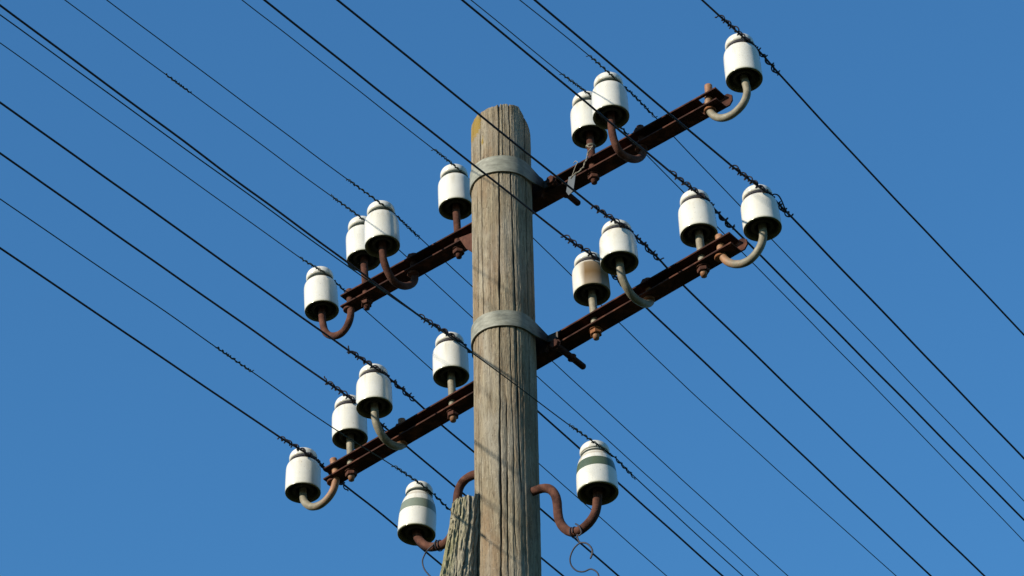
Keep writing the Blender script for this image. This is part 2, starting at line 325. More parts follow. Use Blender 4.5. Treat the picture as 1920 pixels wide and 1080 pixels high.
# ------------------------------------------------------------------ object helpers
def link(name, me, parent=None, mat=None, smooth=True):
    o = bpy.data.objects.new(name, me); COL.objects.link(o)
    if parent is not None: o.parent = parent
    if mat: me.materials.append(mat)
    if smooth: me.polygons.foreach_set('use_smooth', [True] * len(me.polygons))
    return o
def empty(name, M, label, cat, group=None):
    o = bpy.data.objects.new(name, None); COL.objects.link(o); o.matrix_world = M
    o.empty_display_size = 0.05
    return tag(o, label, cat, group)
def tag(o, label, cat=None, group=None):
    o['label'] = label
    if cat: o['category'] = cat
    if group: o['group'] = group
    return o
class MB:
    def __init__(s): s.v = []; s.f = []; s.a = []
    def add(s, vs, fs, att=None):
        n = len(s.v); s.v += [tuple(v) for v in vs]; s.f += [tuple(i + n for i in f) for f in fs]
        s.a += att if att is not None else [0.0] * len(vs)
        return s
    def mesh(s, name, attname=None, T=None):
        me = bpy.data.meshes.new(name)
        vs = s.v if T is None else [tuple(T @ Vector(v)) for v in s.v]
        me.from_pydata(vs, [], s.f); me.update()
        if attname:
            at = me.attributes.new(attname, 'FLOAT', 'POINT'); at.data.foreach_set('value', s.a)
        return me
    def box(s, o, e1, e2, e3, r1, r2, r3):
        P = [o + e1 * r1[i] + e2 * r2[j] + e3 * r3[k] for i in (0, 1) for j in (0, 1) for k in (0, 1)]
        return s.add(P, [(0, 1, 3, 2), (4, 6, 7, 5), (0, 4, 5, 1), (2, 3, 7, 6), (0, 2, 6, 4), (1, 5, 7, 3)])
    def prism(s, o, e1, e2, e3, poly, r3):
        n = len(poly); P = [o + e1 * p[0] + e2 * p[1] + e3 * r for r in r3 for p in poly]
        F = [tuple(range(n - 1, -1, -1)), tuple(range(n, 2 * n))] + [(i, (i + 1) % n, n + (i + 1) % n, n + i) for i in range(n)]
        return s.add(P, F)
    def tube(s, pts, r, seg=10, att=None, cap=True):
        pts = [Vector(p) for p in pts]; n = len(pts)
        rr = r if hasattr(r, '__len__') else [r] * n
        T = [(pts[min(i + 1, n - 1)] - pts[max(i - 1, 0)]).normalized() for i in range(n)]
        u = T[0].orthogonal().normalized(); V = []; F = []; at = []
        for i in range(n):
            u = (u - T[i] * u.dot(T[i])).normalized(); w = T[i].cross(u)
            for k in range(seg):
                a = 2 * math.pi * k / seg
                V.append(pts[i] + (u * math.cos(a) + w * math.sin(a)) * rr[i]); at.append(att[i] if att else 0.0)
        for i in range(n - 1):
            for k in range(seg):
                k2 = (k + 1) % seg
                F.append((i * seg + k, i * seg + k2, (i + 1) * seg + k2, (i + 1) * seg + k))
        if cap:
            F.append(tuple(range(seg - 1, -1, -1))); F.append(tuple((n - 1) * seg + k for k in range(seg)))
        return s.add(V, F, at)
    def lathe(s, prof, seg=64):
        V = []; F = []; n = len(prof)
        for r, h in prof:
            for k in range(seg):
                a = 2 * math.pi * k / seg; V.append((r * math.cos(a), r * math.sin(a), h))
        for i in range(n - 1):
            for k in range(seg):
                k2 = (k + 1) % seg; F.append((i * seg + k, i * seg + k2, (i + 1) * seg + k2, (i + 1) * seg + k))
        return s.add(V, F)
def crom(pts, per=6):
    """smooth curve through the points"""
    P = [Vector(p) for p in pts]; P = [P[0] * 2 - P[1]] + P + [P[-1] * 2 - P[-2]]; out = []
    for i in range(1, len(P) - 2):
        for k in range(per):
            t = k / per; a, b, c, d = P[i - 1], P[i], P[i + 1], P[i + 2]
            out.append(0.5 * ((2 * b) + (c - a) * t + (2 * a - 5 * b + 4 * c - d) * t * t + (3 * b - a - 3 * c + d) * t ** 3))
    out.append(P[-2]); return out
def smooth_poly(P, it=3):
    P = [Vector(p) for p in P]
    for _ in range(it):
        P = [P[0]] + [P[i] * 0.5 + (P[i - 1] + P[i + 1]) * 0.25 for i in range(1, len(P) - 1)] + [P[-1]]
    return P
def hexnut(mb, c, ax, r, h, rot=0.3):
    u = ax.orthogonal().normalized(); w = ax.cross(u)
    ring = lambda rr: [(rr * math.cos(rot + i * math.pi / 3), rr * math.sin(rot + i * math.pi / 3)) for i in range(6)]
    n0, n1 = ring(r * 0.93), ring(r); V = []
    for q, z in ((n0, 0), (n1, h * 0.15), (n1, h * 0.85), (n0, h)): V += [c + u * p[0] + w * p[1] + ax * z for p in q]
    F = [tuple(range(5, -1, -1)), tuple(range(18, 24))]
    for j in range(3): F += [(j * 6 + i, j * 6 + (i + 1) % 6, (j + 1) * 6 + (i + 1) % 6, (j + 1) * 6 + i) for i in range(6)]
    mb.add(V, F)
def disc(mb, c, ax, r, h, seg=24):
    u = ax.orthogonal().normalized(); w = ax.cross(u); e = min(h * 0.3, r * 0.1)
    V = []
    for rr, z in ((r - e, 0), (r, e), (r, h - e), (r - e, h)): V += [c + (u * math.cos(2 * math.pi * i / seg) + w * math.sin(2 * math.pi * i / seg)) * rr + ax * z for i in range(seg)]
    F = [tuple(range(seg - 1, -1, -1)), tuple(range(3 * seg, 4 * seg))]
    for j in range(3): F += [(j * seg + i, j * seg + (i + 1) % seg, (j + 1) * seg + (i + 1) % seg, (j + 1) * seg + i) for i in range(seg)]
    mb.add(V, F)

# ------------------------------------------------------------------ ground
def make_ground():
    V = [(0, 0, 0)]; F = []; rings = [2, 5, 10, 20, 40, 80, 160, 320, 640, 1300]; S = 48
    for r in rings:
        for k in range(S):
            a = 2 * math.pi * k / S; x, y = r * math.cos(a), r * math.sin(a)
            V.append((x, y, 0.0 if r < 12 else 0.25 * noise.noise(Vector((x * 0.02, y * 0.02, 3)))))
    for k in range(S): F.append((0, 1 + k, 1 + (k + 1) % S))
    for i in range(len(rings) - 1):
        for k in range(S): F.append((1 + i * S + k, 1 + i * S + (k + 1) % S, 1 + (i + 1) * S + (k + 1) % S, 1 + (i + 1) * S + k)[::-1])
    me = bpy.data.meshes.new('ground'); me.from_pydata(V, [], F)
    m, t, b = newmat('field_grass', 0.95, 0.1); v = coords(t, rnd=False)
    c = ramp(t, noi(t, v, 0.6, 6, 0.7), [(0.3, (0.022, 0.030, 0.010)), (0.55, (0.036, 0.043, 0.016)), (0.75, (0.065, 0.058, 0.03))])
    t.links.new(c, b.inputs['Base Color']); bump(t, b, noi(t, v, 25, 4), 0.8, 0.05)
    o = link('ground', me, None, m); o['kind'] = 'structure'
make_ground()

# ------------------------------------------------------------------ the pole
PR = 0.0722
def axis_x(z): return -0.001 - 0.0034 * (z - 5.66)
def top_z(x, y, a):
    z = 6.951 + 0.10 * y + 0.0035 * noise.noise(Vector((x * 60, y * 60, 1.0))) + 0.0018 * noise.noise(Vector((x * 180, y * 180, 5.0)))
    z += 0.003 * math.sin(x * 40)
    if x > 0.044: z -= (x - 0.044) * 1.6
    z -= 0.010 * max(0.0, -x / 0.07)
    if x < -0.055: z -= (x + 0.055) * -0.35
    return z
def make_pole():
    rnd = random.Random(4)
    NA, NZ = 540, 640
    ang = np.linspace(0, 2 * np.pi, NA, endpoint=False)
    zf = np.concatenate([np.array([-0.6, 0.0, 1.0, 2.0, 3.0, 4.0, 4.8]), np.linspace(5.2, 7.0, NZ)])
    # cracks: front = -90 deg. offsets as seen from the front, degrees, positive to the right
    cracks = []
    for off, z0, z1, wdt, dep, dr in ((-40, 6.2, 7.1, .0013, .006, -5), (-9, 5.2, 7.1, .0017, .011, 7), (3, 6.72, 7.1, .0010, .005, 1), (23, 5.75, 7.1, .0013, .008, -8),
                                      (50, 6.0, 7.1, .0012, .006, 3), (-57, 5.2, 6.75, .0013, .006, 3), (12, 5.6, 6.3, .0009, .004, -5), (2, 5.2, 6.05, .0014, .009, 3),
                                      (-50, 5.2, 5.95, .0010, .004, 1), (33, 5.5, 6.2, .0007, .002, 0), (-70, 5.4, 7.1, .0012, .006, 2), (66, 5.2, 6.6, .0010, .005, 0)):
        cracks.append((R_(off - 90), z0, z1, wdt, dep, R_(dr)))
    for _ in range(26):
        z0 = rnd.uniform(5.2, 6.9); cracks.append((rnd.uniform(0, 2 * math.pi), z0, z0 + rnd.uniform(.08, .5), rnd.uniform(.0004, .0008), rnd.uniform(.0008, .0018), R_(rnd.uniform(-2, 2))))
    for _ in range(10):
        cracks.append((rnd.uniform(0, math.pi), 0, 7.1, rnd.uniform(.0008, .0015), rnd.uniform(.004, .009), R_(rnd.uniform(-5, 5))))
    disp = np.zeros((len(zf), NA)); ck = np.zeros((len(zf), NA))
    for ci, (a0, z0, z1, wd_, dp, dr) in enumerate(cracks):
        for i, z in enumerate(zf):
            if z < z0 or z > z1: continue
            e = min(1.0, (z - z0) / 0.06 + 0.05, (z1 - z) / 0.06 + 0.05)
            wig = 0.022 * noise.noise(Vector((ci * 7.3, 0, z * 5))) + 0.012 * noise.noise(Vector((ci * 3.1, 4, z * 24))) + 0.006 * noise.noise(Vector((ci * 2.1, 8, z * 90)))
            ww = wd_ * e * (0.85 + 1.3 * noise.noise(Vector((ci * 5.7, 9, z * 12))))
            c = a0 + dr * (z - 6.1) + wig * 1.3
            d = np.abs((ang - c + np.pi) % (2 * np.pi) - np.pi) * PR
            g = np.exp(-(d / (ww * 0.75 + 0.0002)) ** 2)
            disp[i] -= g * dp * e * 0.8; ck[i] = np.maximum(ck[i], g * min(1, e * 1.1) * min(1.0, dp / 0.005))
    ca, sa = np.cos(ang), np.sin(ang)
    V = []; att = []; lich = []
    for i, z in enumerate(zf):
        fine = z > 5.15
        for k in range(NA):
            r = PR + disp[i, k]
            if fine:
                r += 0.0009 * noise.noise(Vector((ca[k] * 9, sa[k] * 9, z * 1.1))) * 1.6
                r += 0.00035 * noise.noise(Vector((ca[k] * 34, sa[k] * 34, z * 3.2)))
                r += 0.00035 * noise.noise(Vector((ca[k] * 85, sa[k] * 85, z * 22))) + 0.0003 * noise.noise(Vector((ca[k] * 40, sa[k] * 40, z * 60)))
            x, y = ca[k] * r, sa[k] * r; zz = z; cc = axis_x(z)
            if z > 6.3:
                tz = top_z(x, y, ang[k]); zz = 6.3 + (z - 6.3) * (tz - 6.3) / 0.7
                if z > 6.97:
                    q = 0.998 if z < 6.995 else 0.992
                    x *= q; y *= q
            V.append((cc + x, y, zz)); att.append(float(ck[i, k]))
            d1 = math.hypot((x + 0.062) / 0.013, (zz - 6.905) / 0.035); d2 = math.hypot((x + 0.045) / 0.005, (zz - 6.84) / 0.025); d3 = math.hypot((x - 0.012) / 0.006, (zz - 6.9) / 0.03)
            lich.append(max(0, 1.05 - 0.55 * d1) + 0.7 * max(0, 1 - 0.7 * d2) + 0.35 * max(0, 1 - .7 * d3) if y < 0.03 else 0.0)
    N = len(zf); F = []
    for i in range(N - 1):
        for k in range(NA):
            k2 = (k + 1) % NA; F.append((i * NA + k, i * NA + k2, (i + 1) * NA + k2, (i + 1) * NA + k))
    # top face: rings to the middle
    base = (N - 1) * NA; prev = base
    for q in (0.8, 0.55, 0.3, 0.1):
        st = len(V)
        for k in range(NA):
            vx, vy, vz = V[base + k]; x, y = (vx - axis_x(7)) * q, vy * q
            V.append((axis_x(7) + x, y, top_z(x, y, 0) - 0.001)); att.append(0.0); lich.append(0.2)
        for k in range(NA):
            k2 = (k + 1) % NA; F.append((prev + k, prev + k2, st + k2, st + k))
        prev = st
    V.append((axis_x(7), 0, top_z(0, 0, 0))); att.append(0.0); lich.append(0.0)
    for k in range(NA): F.append((prev + k, prev + (k + 1) % NA, len(V) - 1))
    me = bpy.data.meshes.new('utility_pole'); me.from_pydata(V, [], F); me.update()
    for nm, arr in (('crack', att), ('lichen', lich)):
        at = me.attributes.new(nm, 'FLOAT', 'POINT'); at.data.foreach_set('value', arr)
    o = link('utility_pole', me, None, M_POLE)
    tag(o, 'tall weathered round timber pole with long drying cracks and yellow lichen at its top', 'utility pole')
make_pole()

def make_strut():
    NA, NZ = 220, 330; V = []; ck = []; ms = []; rnd = random.Random(9)
    zs = [0.0, 1.0, 2.0, 3.0, 4.0, 4.8] + [5.2 + 0.62 * i / NZ for i in range(NZ + 1)]
    N = len(zs)
    crs = [(R_(-90 + a), w) for a, w in ((-50, .0012), (-22, .0020), (5, .0012), (24, .0026), (48, .0016), (-75, .001), (110, .002), (180, .002))]
    for z in zs:
        cx = -0.1175 + (z - 5.6) * 0.062; cy = -0.004
        rr = 0.0505
        for k in range(NA):
            a = 2 * math.pi * k / NA; r = rr; c = 0.0
            if z > 5.1:
                r += 0.003 * noise.noise(Vector((math.cos(a) * 2.2, math.sin(a) * 2.2, z * 2.5)))
                r += 0.0034 * noise.noise(Vector((math.cos(a) * 9, math.sin(a) * 9, z * 7))) + 0.0022 * abs(noise.noise(Vector((math.cos(a) * 40, math.sin(a) * 40, z * 12))))
                r += 0.0028 * noise.noise(Vector((math.cos(a) * 24, math.sin(a) * 24, z * 34))) + 0.0022 * noise.noise(Vector((math.cos(a) * 60, math.sin(a) * 60, z * 75)))
                for j, (a0, w_) in enumerate(crs):
                    cc = a0 + 0.10 * noise.noise(Vector((j * 3.3, 1, z * 6))) + 0.04 * noise.noise(Vector((j, 7, z * 40)))
                    d = abs((a - cc + math.pi) % (2 * math.pi) - math.pi) * rr
                    g = math.exp(-(d / w_) ** 2); r -= g * 0.0032; c = max(c, g * 0.55)
            ca_, sa_ = math.cos(a), math.sin(a); q_ = (abs(ca_) ** 2.9 + abs(sa_) ** 2.9) ** (-1 / 2.9)
            x, y = ca_ * r * q_ * 0.99, sa_ * r * q_ * 0.96; zz = z
            if z >= 5.2:   # scarfed, rotten top: left shoulder cut back and the end jagged
                if cx + x < -0.112: pass
                cut = max(0.0, (z - 5.42)) * 0.085; x = max(x, -rr + cut + 0.35 * (x + rr)) if x < -0.02 else x
                te = 5.780 + 0.42 * (x + 0.0) + 0.010 * noise.noise(Vector((x * 90, y * 90, 2))) + 0.007 * noise.noise(Vector((x * 260, y * 260, 8)))
                te -= 0.25 * max(0, abs(y) - 0.03)
                zz = 5.2 + (z - 5.2) * (te - 5.2) / 0.62
            V.append((cx + x, cy + y, zz)); ck.append(c)
            m_ = 0.50 - 8 * x + 0.25 * noise.noise(Vector((x * 30, y * 30, z * 8)))
            ms.append(max(0, m_) if z > 4 else .3)
    F = []
    for i in range(N - 1):
        for k in range(NA):
            k2 = (k + 1) % NA; F.append((i * NA + k, i * NA + k2, (i + 1) * NA + k2, (i + 1) * NA + k))
    base = (N - 1) * NA; cz = sum(V[base + k][2] for k in range(NA)) / NA; cxm = sum(V[base + k][0] for k in range(NA)) / NA
    prev = base
    for q in (0.85, 0.6, 0.3):
        st = len(V)
        for k in range(NA):
            vx, vy, vz = V[base + k]; x = cxm + (vx - cxm) * q; y = -0.004 + (vy + 0.004) * q
            V.append((x, y, cz + (vz - cz) * q + 0.012 * noise.noise(Vector((x * 120, y * 120, 3))) - 0.004)); ck.append(0.3); ms.append(0.3)
        for k in range(NA):
            k2 = (k + 1) % NA; F.append((prev + k, prev + k2, st + k2, st + k))
        prev = st
    V.append((cxm, -0.004, cz)); ck.append(0.2); ms.append(0.3)
    for k in range(NA): F.append((prev + k, prev + (k + 1) % NA, len(V) - 1))
    me = bpy.data.meshes.new('strut'); me.from_pydata(V, [], F); me.update()
    for nm, arr in (('crack', ck), ('moss', ms)):
        at = me.attributes.new(nm, 'FLOAT', 'POINT'); at.data.foreach_set('value', arr)
    o = link('timber_strut', me, None, M_STRUT)
    tag(o, 'short rotten mossy timber strut with jagged top leaning against the pole', 'strut')
make_strut()

# ------------------------------------------------------------------ crossarms with their straps
FW, TK = 0.041, 0.0045
def make_crossarm(key, label, bandz, rod):
    s0, z0, s1, z1 = DATA['ARM'][key]; l0 = DATA['ARM'][key + 'l']
    hgt = ((z0 - l0[1]) + (z1 - l0[3])) / 2 + 0.0035
    O = A * s0 + W * 0.078 + Z * z0; E1 = (A * (s1 - s0) + Z * (z1 - z0)); L = E1.length; E1.normalize(); E2 = W; E3 = E1.cross(E2) * -1
    if E3.z < 0: E3 = -E3
    root = empty('crossarm', Matrix.Translation(A * 0 + W * 0.1 + Z * (z0 + (z1 - z0) * (-s0) / (s1 - s0) - 0.02)), label, 'crossarm', 'rusty steel crossarms on the pole')
    bpy.context.view_layer.update(); IM = root.matrix_world.inverted()
    mb = MB()
    holes = {'U': [(1.118, 0.011)], 'L': []}[key]
    for top in (1, 0):
        e3r = (-TK, 0.0) if top else (-hgt, -hgt + TK)
        segs = []; p = 0.0
        for c, hw in holes:
            segs.append((p, c - hw, 0, FW - TK)); segs.append((c - hw, c + hw, 0, 0.008)); segs.append((c - hw, c + hw, 0.026, FW - TK)); p = c + hw
        segs.append((p, L, 0, FW - TK))
        for a0, a1, b0, b1 in segs: mb.box(O, E1, E2, E3, (a0, a1), (b0, b1), e3r)
    ex = 0.020
    mb.prism(O + E2 * (FW - TK), E1, E3, E2, [(0, -hgt), (L + ex * 0.55, -hgt), (L + ex, -hgt * 0.72), (L + ex, -hgt * 0.3), (L + ex * 0.4, 0), (0, 0)], (0, TK))
    o = link('channel_bar', mb.mesh('channel_bar', None, IM), root, M_BAR, False)
    bv = o.modifiers.new('bevel', 'BEVEL'); bv.width = 0.0007; bv.segments = 2; bv.limit_method = 'ANGLE'; bv.angle_limit = R_(50)
    # strap round the pole, open towards the bar
    zt, zb = bandz; mb = MB(); prof = []
    RI = PR + 0.0018
    cx = axis_x(zt)
    path = []
    for s in (0.066, 0.02): path.append((-RI - 0.0, s))
    for i in range(0, 41):
        a = math.pi + math.pi * i / 40; path.append((RI * math.cos(a), RI * math.sin(a)))
    for s in (0.02, 0.066): path.append((RI, s))
    # lugs turned outwards against the bar
    inner = [(-RI - 0.030, 0.0705), (-RI - 0.006, 0.0690)] + path + [(RI + 0.006, 0.0690), (RI + 0.030, 0.0705)]
    P = [Vector((p[0], p[1], 0)) for p in inner]; n = len(P); V = []; F = []; att = []
    rows = 5
    for i in range(n):
        T = (P[min(i + 1, n - 1)] - P[max(i - 1, 0)]).normalized(); nn = Vector((T.y, -T.x, 0))
        for thick in (0, 0.0034):
            for j in range(rows):
                f = j / (rows - 1); q = P[i] + nn * thick
                lugf = 0.0007 * math.sin(i * 0.35)
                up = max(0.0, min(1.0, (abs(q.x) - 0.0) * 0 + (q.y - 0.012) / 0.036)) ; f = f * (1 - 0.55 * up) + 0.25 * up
                V.append(A * q.x + W * q.y + Vector((cx, 0, 0)) + Z * (zt + (zb - zt) * f + lugf)); att.append(up)  # grows towards the bar, where the strap's unlit side is painted dark
    def vid(i, t_, j): return i * rows * 2 + t_ * rows + j
    for i in range(n - 1):
        for j in range(rows - 1):
            F.append((vid(i, 0, j), vid(i + 1, 0, j), vid(i + 1, 0, j + 1), vid(i, 0, j + 1)))
            F.append((vid(i, 1, j), vid(i, 1, j + 1), vid(i + 1, 1, j + 1), vid(i + 1, 1, j)))
        F.append((vid(i, 0, 0), vid(i, 1, 0), vid(i + 1, 1, 0), vid(i + 1, 0, 0)))
        F.append((vid(i, 0, rows - 1), vid(i + 1, 0, rows - 1), vid(i + 1, 1, rows - 1), vid(i, 1, rows - 1)))
    for i in (0, n - 1):
        for j in range(rows - 1): F.append((vid(i, 0, j), vid(i, 0, j + 1), vid(i, 1, j + 1), vid(i, 1, j)))
    mb.add(V, F, att)
    o = link('pole_strap', mb.mesh('pole_strap', 'rust', IM), root, M_BAND, True)  # 'rust' here carries the painted shade of legs and lugs as well
    o.data.set_sharp_from_angle(angle=R_(40))
    tag(o, 'grey galvanised strap hugging the front of the pole')
    zr = Vector(rod).z
    for sg in (1, -1):
        mb = MB(); zz = zr if sg > 0 else zr - 0.02
        b0 = A * (0.097 * sg) + Z * zz
        mb.tube([b0 + W * 0.058, b0 + W * (0.167), b0 + W * 0.170], [0.0078, 0.0078, 0.006], 16)
        hexnut(mb, b0 + W * (0.078 + FW + 0.001), W, 0.0115, 0.008, 0.2); disc(mb, b0 + W * (0.0605), W, 0.0145, 0.004)
        hexnut(mb, b0 + W * 0.054, W, 0.0125, 0.0065, 0.5)
        link('strap_bolt', mb.mesh('strap_bolt', None, IM), root, M_BAR, False)
    # backing blocks between pole and bar
    mb = MB()
    c = O + E1 * (-s0 / (s1 - s0) * L)
    mb.prism(c, E1, E3, E2, [(-0.065, -hgt - 0.014), (0.060, -hgt - 0.014), (0.072, -hgt * 0.5), (0.060, 0.010), (-0.06, 0.010), (-0.072, -hgt * 0.5)], (-0.011, -0.0015))
    link('backing_plate', mb.mesh('backing_plate', None, IM), root, M_BAR, False)
    if key == 'U':
        g = [Vector(p) for p in DATA['GUS']]; mb = MB(); n = len(g)
        mb.add([p for p in g] + [p + W * 0.004 for p in g], [(0, 1, 2, 3), (7, 6, 5, 4)] + [(i, (i + 1) % 4, 4 + (i + 1) % 4, 4 + i) for i in range(4)])
        o = link('gusset_plate', mb.mesh('gusset_plate', None, IM), root, M_RUST, False)
    return O, E1, E2, E3, L, hgt, s0, s1, z0, z1
BZ = DATA['BAND']; RD = DATA['ROD']
ARM = {'U': make_crossarm('U', 'upper rusty steel crossarm bolted to the pole, slotted at its right end', (BZ[0][1], BZ[1][1]), RD[0]),
       'L': make_crossarm('L', 'lower rusty steel crossarm bolted to the pole below the first one', (BZ[2][1], BZ[3][1]), RD[1])}
def arm_z(key, s):
    O, E1, E2, E3, L, h, s0, s1, z0, z1 = ARM[key]
    return z0 + (z1 - z0) * (s - s0) / (s1 - s0), h

# ------------------------------------------------------------------ insulators
def prof_smooth(pr, n=4):
    P = [Vector((p[0], p[1], 0)) for p in pr]; out = crom(P, n); return [(max(0.0, p.x), p.y) for p in out]
BELL = prof_smooth([(0.955, -0.004), (0.985, 0.012), (1.0, 0.045), (1.0, 0.4), (0.992, 1.0), (0.98, 1.5), (0.968, 1.72), (0.93, 1.90), (0.85, 2.04), (0.75, 2.13), (0.68, 2.19), (0.655, 2.26), (0.675, 2.33),
                    (0.75, 2.37), (0.80, 2.45), (0.805, 2.57), (0.785, 2.71), (0.72, 2.85), (0.60, 2.93), (0.40, 2.965), (0.15, 2.975), (0.0, 2.975)], 4)
BOTT = prof_smooth([(0.955, -0.004), (0.985, 0.02), (1.0, 0.07), (1.0, 0.5), (0.99, 1.0), (0.965, 1.4), (0.91, 1.8), (0.83, 2.1), (0.74, 2.30), (0.67, 2.42), (0.635, 2.52), (0.645, 2.60),
                    (0.70, 2.64), (0.73, 2.72), (0.73, 2.85), (0.69, 3.0), (0.59, 3.14), (0.42, 3.25), (0.2, 3.30), (0.0, 3.31)], 4)
UNDER = [(1.0025, 0.05), (0.99, 0.010), (0.962, -0.008), (0.90, -0.010), (0.865, 0.03), (0.845, 0.20), (0.82, 1.1), (0.74, 1.25), (0.68, 1.2), (0.655, 1.0)]
PETTI = [(0.655, 1.0), (0.63, 0.16), (0.61, 0.11), (0.56, 0.09), (0.47, 0.09), (0.42, 0.12), (0.385, 0.2), (0.37, 0.5), (0.35, 1.5), (0.0, 1.5)]
def sc(pr, k): return [(r * k, h * k) for r, h in pr]
def insulator(key, label, group, shell='white', pin='rust', nut='rust', kind='straight', rs=0.25):
    d = DATA[key]; p = Vector(d['p']); ax = Vector(d['ax']).normalized()
    y = Vector((0, 1, 0)); x = y.cross(ax).normalized(); y = ax.cross(x)
    M = Matrix((x, y, ax)).transposed().to_4x4(); M.translation = p
    bottle = key[0] == 'B'; k = R0 * (1.04 if key == 'BR' else 1.0 if bottle else 1.0)
    root = empty('insulator', M, label, 'insulator', group); IM = M.inverted()
    body = MB()
    if bottle:
        lo = [q for q in BOTT if q[1] <= 1.80]; mid_ = [q for q in lo if q[1] >= 1.20]; lo = [q for q in lo if q[1] <= mid_[0][1]]; hi = [q for q in BOTT if q[1] >= mid_[-1][1]]
        body.lathe(sc(lo, k), 72); body.lathe(sc(hi, k), 72)
    else: body.lathe(sc(BELL, k), 72)
    b = link('porcelain_bell', body.mesh('porcelain_bell'), root, M_PORC_ST if shell == 'stained' else M_PORC); b.scale.z = BELL_H.get(key, 1)
    if shell == 'stained': tag(b, 'bell with a large brown stain down its right side')
    if bottle:
        sec = sc(mid_, k)
        mb = MB(); mb.lathe(sec, 72); link('colour_band', mb.mesh('colour_band'), root, M_GREEN if key == 'BR' else M_GREEN2).scale.z = BELL_H.get(key, 1)
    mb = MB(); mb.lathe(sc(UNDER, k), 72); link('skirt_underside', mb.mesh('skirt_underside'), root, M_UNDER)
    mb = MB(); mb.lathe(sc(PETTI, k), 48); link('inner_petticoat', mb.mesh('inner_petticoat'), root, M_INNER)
    pm = {'rust': M_RUST, 'galv': M_GALV}[pin]; nm = {'rust': M_RUST, 'orange': M_RUST_OR, 'galv': M_GALV}[nut]
    mb = MB(); pr = 0.0093; ak = key[0] if False else ('U' if key[0] == 'U' else 'L')
    if kind == 'straight':
        s = p.dot(A); az, h = arm_z(ak, s)
        # follow the lean of the bell down through both flanges
        t0 = (p.z - (az - h - 0.026)) / max(0.5, ax.z); low = p - ax * t0
        P = [p + ax * (1.3 * k), p, p - ax * (t0 * 0.5), p - ax * t0 * 0.9, low]
        mb.tube(P, [pr, pr, pr, pr * 0.9, pr * 0.75], 20, [0.0, 0.0, 0.15, 0.6, 0.9])
        pinob = link('pin', mb.mesh('pin', 'rust', IM), root, pm)
        E3 = ARM[ak][3]
        under = p - ax * ((p.z - (az - h)) / ax.z)
        m2 = MB(); disc(m2, under - E3 * 0.0035, E3, 0.0165, 0.003); hexnut(m2, under - E3 * 0.0145, E3, 0.0145, 0.011, random.Random(key).uniform(0, 1))
        link('nut', m2.mesh('nut', None, IM), pinob, nm, False)
        over = p - ax * ((p.z - az) / ax.z); m3 = MB(); disc(m3, over + E3 * 0.0003, E3, 0.0135, 0.0035)
        link('shoulder_washer', m3.mesh('shoulder_washer', None, IM), pinob, M_RUST)
    else:
        H = smooth_poly(crom(d['hook'], 6), 6); H = [p + ax * (1.3 * k), p + ax * 0.01 * 1.0 - ax * 0.004] + H[2:] if not bottle else [p + ax * (1.3 * k), p + ax * 0.004] + H[1:]
        H = [H[0]] + smooth_poly(H[1:], 3); n = len(H)
        rr = [pr * (1.0 if not bottle else 1.10) * (1 + 0.05 * noise.noise(Vector((i * 0.22, p.x * 50, 3))) + 0.03 * noise.noise(Vector((i * 0.7, p.x * 50, 8)))) for i in range(n)]
        att = [max(0, (i / n - rs) * 1.25) if pin == 'galv' else 1.0 for i in range(n)]
        mb.tube(H, rr, 20, att)
        pinob = link('hooked_pin', mb.mesh('hooked_pin', 'rust', IM), root, pm)
        if not bottle:
            sb = H[-1].dot(A); az, h = arm_z(ak, sb); E3 = ARM[ak][3]; wv = H[-1].dot(W)
            base = A * sb + W * wv + Z * (az - h)
            m2 = MB(); disc(m2, base - E3 * 0.0065, E3, 0.0145, 0.0062); link('collar', m2.mesh('collar', None, IM), pinob, nm)
            m3 = MB(); tp = A * sb + W * wv + Z * az
            if kind == 'side':
                hexnut(m3, tp + E3 * 0.001, E3, 0.0185, 0.013, 0.1); m3.tube([tp, tp + E3 * 0.020], 0.009, 12)
            else:
                hexnut(m3, tp + E3 * 0.001, E3, 0.0125, 0.008, 0.1); m3.tube([tp, tp + E3 * 0.013, tp + E3 * 0.016], [0.0092, 0.0088, 0.006], 14)
            link('nut', m3.mesh('nut', None, IM), pinob, M_RUST if nut == 'rust' or kind == 'side' else M_RUST_OR, False)
    return root
GU = 'white insulators on the upper crossarm'; GL = 'white insulators on the lower crossarm'; GB = 'banded insulators on swan-neck hooks'
insulator('UL1', 'white insulator on rusty hook at the left tip of the upper crossarm', GU, kind='end')
insulator('UL2', 'half-hidden white insulator, second from the left end of the upper crossarm', GU)
insulator('UL3', 'white insulator on forward rusty hook on the upper crossarm left of the pole', GU, kind='side')
insulator('UL4', 'white insulator on straight rusty pin just left of the grey strap on the upper crossarm', GU)
insulator('UR1', 'white insulator above the dangling zinc tag, nearest right of the pole on the upper crossarm', GU)
insulator('UR2', 'white insulator on forward rusty hook midway along the right half of the upper crossarm', GU, kind='side')
insulator('UR3', 'white insulator on grey hook at the topmost right tip of the upper crossarm', GU, pin='galv', nut='orange', kind='end')
insulator('LL1', 'white insulator on tan hook at the left tip of the lower crossarm', GL, pin='galv', kind='end', rs=0.0)
insulator('LL2', 'white insulator on pale straight pin, second from the left end of the lower crossarm', GL, pin='galv')
insulator('LL3', 'white insulator on grey forward hook on the lower crossarm left of the pole', GL, pin='galv', nut='orange', kind='side')
insulator('LL4', 'white insulator on pale straight pin just left of the pole on the lower crossarm', GL, pin='galv')
insulator('LR1', 'brown-stained insulator on pale pin just right of the pole on the lower crossarm', GL, shell='stained', pin='galv', nut='orange')
insulator('LR2', 'white insulator on grey forward hook in front of the brown-stained one', GL, pin='galv', nut='orange', kind='side')
insulator('LR3', 'white insulator on pale straight pin next to the right end of the lower crossarm', GL, pin='galv')
insulator('LR4', 'white insulator on tan hook at the right tip of the lower crossarm', GL, pin='galv', nut='orange', kind='end', rs=0.1)
